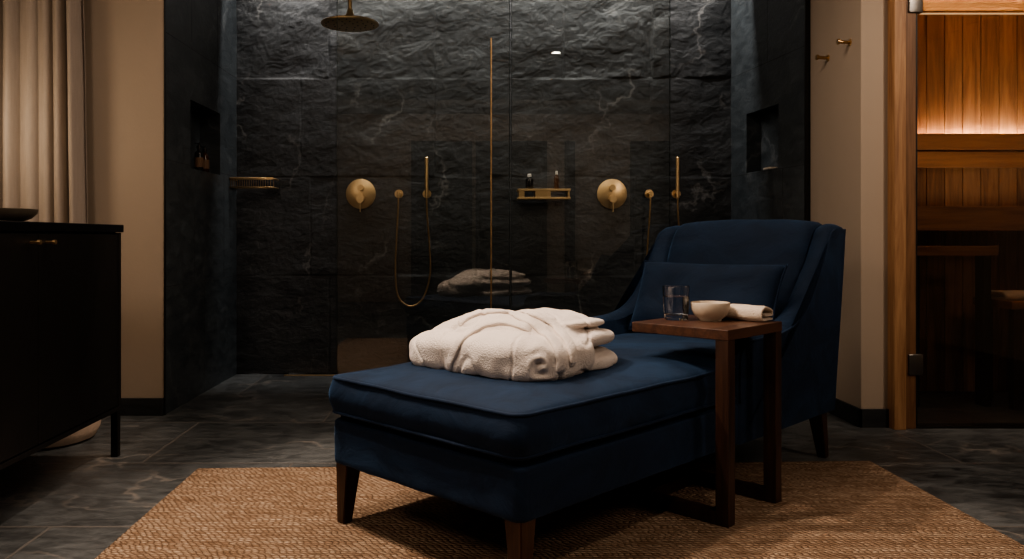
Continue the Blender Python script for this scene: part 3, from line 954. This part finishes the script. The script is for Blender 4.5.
# rolled hand towel
def fold_strip(path, w0, w1, th, sub=5, wob=.003, seed=0, mat=None):
    """folded cloth: path in (x,z), extruded along y"""
    pts = catmull([(a,b,0) for a,b in path], sub); N = len(pts)
    bm = bmesh.new(); M_ = 22; rings = []
    for k in range(M_+1):
        y = w0+(w1-w0)*k/M_
        o_, i_ = [], []
        for i, p in enumerate(pts):
            a = pts[max(0,i-1)]; b = pts[min(N-1,i+1)]; t = (b-a).normalized(); n_ = Vector((-t.y,t.x,0))
            q = p + Vector((1,0,0))*wob*noise.noise(Vector((y*20,i*.2,seed))) + Vector((0,1,0))*wob*.5*noise.noise(Vector((y*16,i*.3,seed+5)))
            ed = th/2*(1 if 0 < k < M_ else .55)
            o_.append(Vector((q.x+n_.x*ed, y, q.y+n_.y*ed))); i_.append(Vector((q.x-n_.x*ed, y, q.y-n_.y*ed)))
        rings.append([bm.verts.new(c) for c in o_+i_[::-1]])
    n = len(rings[0])
    for a, b in zip(rings, rings[1:]):
        for i in range(n): bm.faces.new((a[i], a[(i+1)%n], b[(i+1)%n], b[i]))
    for r in (rings[0], rings[-1]):
        h2 = n//2
        for i in range(h2-1):
            try: bm.faces.new((r[i], r[i+1], r[n-2-i], r[n-1-i]))
            except ValueError: pass
    return bm
pt = [(.052,.006),(.01,.005),(-.04,.006),(-.053,.018),(-.045,.031),(0,.034),(.045,.032),(.056,.024),(.045,.016),(.0,.016),(-.035,.018)]
pt = [(-.05,.006),(.0,.005),(.045,.0055),(.058,.006),(.0585,.0062)]
pt = [(.058,.0065),(.0,.0055),(-.045,.006),(-.060,.016),(-.055,.032),(-.02,.041),(.03,.036),(.055,.031),(.0625,.0235),(.052,.017),(.01,.018),(-.028,.019)]
pt = [(a*.72, b*1.22) for a, b in pt]
bm = fold_strip(pt, -.085, .165, .0115, 6, .004, 3)
ht = obj('hand_towel', bm, MT['linen'], None, auto=70)
ht.location = L2W(1.236, .012, TZ+.0004); ht.rotation_euler = (0,0,math.radians(-14))
tag(ht, 'folded beige hand towel beside the bowl on the side table', 'towel')
# orient: the open folded end faces the camera-right
ht.rotation_euler = (0,0,ANG)

# ------------------------------------------------------------ bathrobe
def seat_z(s, v): return .497+crown(s,v)
def sblob(bm, c, half, e=4.0, rz=0, tilt=(0,0), n=26, seed=0, amp=.006, fn=None):
    """superellipsoid lump of cloth"""
    r = bmesh.ops.create_icosphere(bm, subdivisions=5, radius=1)
    Rm = Matrix.Rotation(rz,4,'Z') @ Matrix.Rotation(tilt[0],4,'X') @ Matrix.Rotation(tilt[1],4,'Y')
    for v in r['verts']:
        d = v.co.normalized()
        k = (abs(d.x)**e+abs(d.y)**e+abs(d.z)**e)**(-1/e)
        p = d*k
        q = Vector((p.x*half[0], p.y*half[1], p.z*half[2]))
        if fn: q = fn(q, p)
        q += d*amp*fbm(q*9+Vector((seed,seed*2,0)),3)
        v.co = Rm @ q + Vector(c)
MLi = (Matrix.Translation((BX,BY,0)) @ Matrix.Rotation(ANG,4,'Z')).inverted()
def px_hit(tree, x, y):
    o_ = MLi @ Vector((0,0,H)); t_ = MLi @ Vector(((x-462)/F*3, 3, H-(y-237)/F*3))
    return tree.ray_cast(o_, (t_-o_).normalized())
def robe():
    bm = bmesh.new()
    z0 = .522
    # slabs: (centre s, centre v, z)
    def slabb(s0,s1,v0,v1,z0_,z1_,e=3.2,rz=0,tilt=(0,0),seed=0,fn=None,amp=.006):
        sblob(bm, ((s0+s1)/2,(v0+v1)/2,(z0_+z1_)/2), ((s1-s0)/2,(v1-v0)/2,(z1_-z0_)/2), e, rz, tilt, seed=seed, fn=fn, amp=amp)
    # two fat folds seen on the right, and thin layers on top of them
    slabb(.40,.785,.172,.66,z0-.02,z0+.062,2.9,-.03,(0,0),1,None,.004)
    slabb(.40,.782,.18,.66,z0+.064,z0+.132,2.7,.04,(0,.03),2,None,.004)
    slabb(.42,.745,.21,.62,z0+.128,z0+.165,2.6,.05,(0,.03),3,None,.004)
    slabb(.40,.70,.25,.58,z0+.132,z0+.180,2.5,-.02,(0,.0),4,None,.004)
    # main loaf of rolled towelling along the foot side
    def taper(q, p):
        t = (p.y+1)/2
        k = 1.0-.20*t**2
        return Vector((q.x*(1-.08*t), q.y, (q.z+half_z)*k - half_z))
    half_z = .072
    slabb(.205,.60,.140,.778,z0-.034,z0+.140,3.3,.03,(0,0),5,taper,.007)
    half_z = .085
    def taper(q, p):
        t = (p.y+1)/2
        return Vector((q.x*(1-.1*t), q.y, (q.z+half_z)*(1.0-.16*t**1.5) - half_z))
    slabb(.262,.68,.20,.78,z0+.0,z0+.186,2.15,.02,(.0,.02),6,taper,.007)
    me = bpy.data.meshes.new('tmp'); bm.to_mesh(me); bm.free()
    o = bpy.data.objects.new('tmp', me); C.objects.link(o)
    m = o.modifiers.new('r','REMESH'); m.mode = 'VOXEL'; m.voxel_size = .0048
    m2 = o.modifiers.new('s','SMOOTH'); m2.factor = .5; m2.iterations = 8
    dg = bpy.context.evaluated_depsgraph_get()
    ev = o.evaluated_get(dg)
    m_e = bpy.data.meshes.new_from_object(ev)
    bpy.data.objects.remove(o)
    bm = bmesh.new(); bm.from_mesh(m_e); bm.normal_update()
    for v in bm.verts:
        c = v.co
        w1 = fbm(Vector((c.x*6+3, c.y*10-c.x*4, c.z*6)), 2)
        w3 = fbm(Vector((c.x*26, c.y*22, c.z*26)), 3)
        cr = abs(noise.noise(Vector((c.x*4+c.y*2, c.y*7-c.x*5, c.z*4+2))))
        v.co += v.normal*(.009*w1 + .0014*w3 - .006*max(0, .08-cr)/.08)
        if v.co.z < seat_z(v.co.x,v.co.y)+.002: v.co.z = seat_z(v.co.x,v.co.y)+.002*noise.noise(v.co*9)
    # swirl of the sleeve end at the near corner
    bm.normal_update()
    t0 = BVHTree.FromBMesh(bm)
    hit = px_hit(t0, 543, 366)
    if hit[0] is not None:
        P, N_ = hit[0], hit[1]
        ax = Vector((0,0,1)).cross(N_).normalized(); ay = N_.cross(ax)
        for v in bm.verts:
            d = v.co-P; r = d.length
            if r < .062:
                a = math.atan2(d.dot(ay), d.dot(ax)) + 3.2*noise.noise(v.co*19)
                sp = .5+.5*math.sin(a - r*120)
                k = (1-(r/.062)**2)**2
                v.co -= N_*(.022*sp*k*min(1, r/.006) + .004*k) - N_*.007*k
    bm.normal_update()
    tree = BVHTree.FromBMesh(bm)
    return bm, tree
rb = thing('bathrobe', 'folded white terry bathrobe with its belt, lying on the blue chaise seat', 'bathrobe', (BX,BY,0), ANG)
bm, tree = robe()
obj('folded_robe', bm, MT['terry'], rb, smooth=True)
def ribbon(path, width, th, lift=.002, seed=0):
    """path: list of (origin, direction) rays; lays a flat band on the robe surface"""
    pts, nrm = [], []
    for o_, d_ in path:
        hit = tree.ray_cast(Vector(o_), Vector(d_).normalized())
        if hit[0] is None: continue
        pts.append(hit[0]); nrm.append(hit[1])
    # smooth
    for _ in range(3):
        pts = [pts[0]]+[(pts[i-1]+pts[i]*2+pts[i+1])/4 for i in range(1,len(pts)-1)]+[pts[-1]]
        nrm = [nrm[0]]+[(nrm[i-1]+nrm[i]*2+nrm[i+1]).normalized() for i in range(1,len(nrm)-1)]+[nrm[-1]]
    bm = bmesh.new(); rings = []; K = 10
    for i, (p, n_) in enumerate(zip(pts, nrm)):
        t = (pts[min(len(pts)-1,i+1)]-pts[max(0,i-1)]).normalized()
        n_ = (n_ - t*n_.dot(t)).normalized(); b = t.cross(n_)
        ring = []
        te = min(1, min(i, len(pts)-1-i)/6); lf = lift - .012*(1-te)**1.5
        ww = width*(.7+.3*te)*(1+.12*noise.noise(Vector((i*.21,seed,0))))
        for k in range(2*K):
            a = 2*PI*k/(2*K)
            cx = math.copysign(abs(math.cos(a))**.45, math.cos(a)); cy = math.copysign(abs(math.sin(a))**.7, math.sin(a))
            q = p + b*cx*ww/2
            # follow surface below
            h = tree.find_nearest(q)
            base = q if h[0] is None else q + n_*max(-.012, min(.012, (h[0]-q).dot(n_)))
            base += n_*(.0012*noise.noise(q*60))
            ring.append(bm.verts.new(base + n_*(lf + cy*th/2)))
        rings.append(ring)
    n = 2*K
    for a, b in zip(rings, rings[1:]):
        for k in range(n): bm.faces.new((a[k], a[(k+1)%n], b[(k+1)%n], b[k]))
    bm.faces.new(rings[0]); bm.faces.new(rings[-1][::-1])
    return bm
def view_rays(pts, n=70):
    cp = catmull([(x,y,0) for x,y in pts], max(2, n//(len(pts)-1)))
    o_ = MLi @ Vector((0,0,H))
    return [(o_, (MLi @ Vector(((p.x-462)/F*3, 3, H-(p.y-237)/F*3)))-o_) for p in cp]
bm = ribbon(view_rays([(449,373),(452.8,357),(461.8,340.5),(476.4,329.3),(494,323.7),(515,324.5),(532,331)]), .030, .013, .004, 1); obj('belt', bm, MT['terry'], rb, smooth=True)
bm = ribbon(view_rays([(458,325),(468.4,317.5),(485.4,312.8),(507.8,313.5),(528,321.4),(543.8,332.7),(556,346),(562,361.8),(560,374)]), .038, .014, .004, 2); obj('collar_band', bm, MT['terry'], rb, smooth=True)
bm = ribbon(view_rays([(505,309.5),(524,311.8),(546,320.4),(562,335),(570.6,350.6),(571.8,367.4)]), .034, .013, .005, 3); obj('collar_band', bm, MT['terry'], rb, smooth=True)

# ------------------------------------------------------------ sauna
SDp = 5.0
def boards(n, name, mat, f, gap=.004):
    bm = bmesh.new()
    for i in range(n): f(bm, i)
    return struct(obj(name, bm, mat))
bwid = .1115
boards(19, 'wall_sauna', MT['cedar'], lambda bm, i: box(bm, 2.19+i*bwid, 2.19+(i+1)*bwid-.004, SDp, SDp+.02, 0, 2.36, .003))
boards(10, 'wall_sauna_left', MT['cedar'], lambda bm, i: box(bm, 2.16, 2.18, 4.11+i*.09, 4.11+(i+1)*.09-.004, 0, 2.36, .003))
boards(10, 'wall_sauna_right', MT['cedar'], lambda bm, i: box(bm, 4.1, 4.12, 4.11+i*.09, 4.11+(i+1)*.09-.004, 0, 2.36, .003))
# ceiling boards laid diagonally to the door
bm = bmesh.new()
for i in range(11):
    box(bm, 2.18, 4.1, 4.11+i*.082, 4.11+(i+1)*.082-.004, 2.34, 2.36, .002, mat=None)
struct(obj('ceiling', bm, MT['cedar_c']))
struct(obj('trim_5', nbox(2.2, 4.1, SDp-.014, SDp-.002, 2.318, 2.325), MT['led2']))
struct(obj('wall_sauna_back', nbox(2.14, 4.2, SDp+.03, SDp+.06, 0, 2.5), MT['dark']))
# backrest rails with the light behind them
t = thing('sauna_wall_rest', 'two cedar backrest rails with warm light glowing behind them', 'backrest', (2.2, SDp-.05, 1.37))
for z0, z1 in ((0,.098), (.108,.207)):
    bm = bmesh.new(); box(bm, 0, 1.85, -.028, 0, z0, z1, .004); obj('rail', bm, MT['cedar_h'], t)
bm = bmesh.new(); box(bm, .0, 1.85, .012, .030, .17, .185); obj('led_strip', bm, MT['ledwarm'], t)
bm = bmesh.new(); box(bm, 0, 1.85, .001, .047, .145, .160, .001); obj('led_block', bm, MT['cedar_h'], t)  # unseen ledge added to keep LED light off the gap and lower boards
t = thing('sauna_bench', 'upper cedar sauna bench under the backrest rails', 'bench', (2.2, 4.3, 0))
bm = bmesh.new()
obj('fascia', nbox(0, 1.85, .30, .325, .985, 1.125, .003), MT['cedar_h'], t)
for i in range(4):
    obj('slat', nbox(0, 1.85, .33+i*.09, .33+i*.09+.082, 1.10, 1.125, .003), MT['cedar_h'], t)
obj('front_board', nbox(.30, .785, .22, .245, .845, .90, .003), MT['cedar_h'], t)
for x in (.32, .72): obj('support', nbox(x, x+.04, .245, .33, .0, .9, .003), MT['black'], t)
t = thing('sauna_stool', 'low dark wooden bench inside the sauna at the right edge', 'bench', (2.99, 4.42, 0))  # bench stands in for unclear shapes in the door glass
obj('seat', nbox(0, .7, 0, .34, .555, .60, .005), MT['cedar_h'], t)
for x in (.03, .62):
    for y in (.03, .27): obj('leg', nbox(x, x+.045, y, y+.045, 0, .555, .003), MT['walnut'], t)
bm = fold_strip([(.07,.008),(-.05,.007),(-.075,.02),(-.05,.036),(.05,.036),(.07,.03)], -.1, .1, .02, 5, .003, 9)
o = obj('sauna_towel', bm, MT['linen'], None, auto=70); o.location = (3.10, 4.57, .601); o.rotation_euler = (0,0,PI/2)
tag(o, 'small pale towel folded on the low bench inside the sauna', 'towel')  # towel stands in for an unclear pale shape there

# door frame and door
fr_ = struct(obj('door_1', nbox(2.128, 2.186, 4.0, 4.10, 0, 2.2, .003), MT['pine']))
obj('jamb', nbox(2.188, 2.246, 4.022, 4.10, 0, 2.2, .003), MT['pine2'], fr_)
obj('jamb', nbox(3.17, 3.25, 4.0, 4.10, 0, 2.2, .003), MT['pine'], fr_)
obj('head', nbox(2.128, 3.25, 4.0, 4.10, 2.2, 2.27, .003), MT['pine'], fr_)
obj('threshold', nbox(2.246, 3.17, 4.03, 4.10, 0, .012, .002), MT['black'], fr_)
t = thing('sauna_door', 'clear glass sauna door with steel hinges, at the right edge', 'door', (2.25, 4.03, .012))
obj('glass_pane', nbox(0, .91, 0, .008, .004, 2.18), MT['glass_smoke'], t)
obj('edge_seal', nbox(-.003, .006, -.002, .010, .004, 2.18), MT['gunmetal'], t)
for z in (.255, 2.045):
    obj('hinge', nbox(-.045, .028, -.018, .026, z, z+.105, .006, 3), MT['steel'], t, auto=40)
    
# ------------------------------------------------------------ lights
def spot(name, loc, target, power, size, blend=.5, radius=.03, col=(1,.78,.55)):
    l = bpy.data.lights.new(name, 'SPOT'); l.energy = power; l.spot_size = math.radians(size); l.spot_blend = blend
    l.shadow_soft_size = radius; l.color = col
    o = bpy.data.objects.new(name, l); C.objects.link(o); o.location = loc
    o.rotation_euler = (Vector(target)-Vector(loc)).to_track_quat('-Z','Y').to_euler()
def area(name, loc, target, power, sx, sy, col=(1,.8,.6), spread=180):
    l = bpy.data.lights.new(name, 'AREA'); l.energy = power; l.shape = 'RECTANGLE'; l.size = sx; l.size_y = sy; l.color = col
    l.spread = math.radians(spread)
    o = bpy.data.objects.new(name, l); C.objects.link(o); o.location = loc
    o.rotation_euler = (Vector(target)-Vector(loc)).to_track_quat('-Z','Y').to_euler()
def downlight(x, y, label, lens='lampoff'):
    t = thing('downlight', label, 'ceiling light', (x,y,CEIL))
    bm = bmesh.new(); lathe(bm, [(.042,-.001),(.055,-.004),(.06,-.003),(.061,0),(.042,0)], 40, closed=True); obj('trim_ring', bm, MT['brass_dk'], t, smooth=True)
    bm = bmesh.new(); lathe(bm, [(0,-.002),(.040,-.002)], 32); obj('lens', bm, MT[lens], t)
downlight(.92, .86, 'small round recessed ceiling downlight whose reflection shows in the right glass screen', 'lamp')
WARM = (1,.80,.64)
spot('SpotA', (-.95,2.75,2.72), (-.15,2.45,.3), 190, 74, .6, .03, WARM)
spot('SpotB', (-.65,2.15,2.72), (.1,2.3,.3), 100, 78, .7, .04, WARM)
spot('SpotC', (.92,.86,2.72), (.95,1.75,0), 60, 62, .8, .04, WARM)
spot('SpotE', (2.6,2.6,2.72), (2.0,4.3,1.2), 48, 70, .9, .05, WARM)
spot('PoufFill', (-.3,3.65,2.72), (-1.85,3.75,.1), 90, 26, .6, .04, WARM)  # added unseen spot to brighten the pouf behind the cabinet
area('RearFill', (.6,-1.7,2.6), (.6,-3.1,1.0), 18, 4.5, .2, WARM)  # added one-sided light evening out the rear wall mirrored in the glass
area('SaunaFill', (3.0,4.62,1.14), (3.0,4.6,2.3), 4, 1.4, .1, (1,.72,.45))  # added hidden light brightening the back boards and ceiling
area('SaunaTopFill', (3.0,4.3,2.32), (3.0,4.6,1.0), 2, 1.2, .2, (1,.72,.45))  # added light lifting the rails and boards from above
# warm table lamp glow from the left, out of frame
pl = bpy.data.lights.new('LampGlow', 'POINT'); pl.energy = 7; pl.shadow_soft_size = .09; pl.color = (1,.80,.58)
po = bpy.data.objects.new('LampGlow', pl); C.objects.link(po); po.location = (-2.4,3.72,1.5)
# slot light washing the slate
area('SlotLight', (.14,5.362,CEIL+.22), (.14,5.5,0), 34, 3.35, .035, (1,.95,.9), 150)
# added soft fill lights, set where the shower glass does not mirror them
area('CeilFill', (.2,3.35,2.73), (.2,3.35,0), 26, 2.0, .7, WARM)
area('LeftFill', (-1.75,1.0,2.65), (-.2,2.7,.2), 28, .7, 1.2, WARM)
area('RightFill', (2.9,1.3,2.6), (1.9,4.0,.6), 24, .6, 1.0, WARM)
w = bpy.data.worlds.new('World'); S.world = w; w.use_nodes = True
w.node_tree.nodes['Background'].inputs[0].default_value = (.9,.75,.6,1)
w.node_tree.nodes['Background'].inputs[1].default_value = .01

# ------------------------------------------------------------ camera
cam = bpy.data.cameras.new('Camera'); co = bpy.data.objects.new('Camera', cam); C.objects.link(co)
co.location = (0,0,H); co.rotation_euler = (PI/2,0,0)
cam.sensor_width = 36; cam.lens = 36*F/1024
cam.shift_x = (512-462)/1024; cam.shift_y = -(279.5-237)/1024
cam.clip_start = .05
S.camera = co
S.view_settings.view_transform = 'AgX'
S.view_settings.look = 'AgX - Medium High Contrast'
S.view_settings.exposure = .1
S.cycles.max_bounces = 10
S.cycles.transparent_max_bounces = 16
S.cycles.use_denoising = True
S.cycles.sample_clamp_indirect = 5
S.cycles.caustics_refractive = False
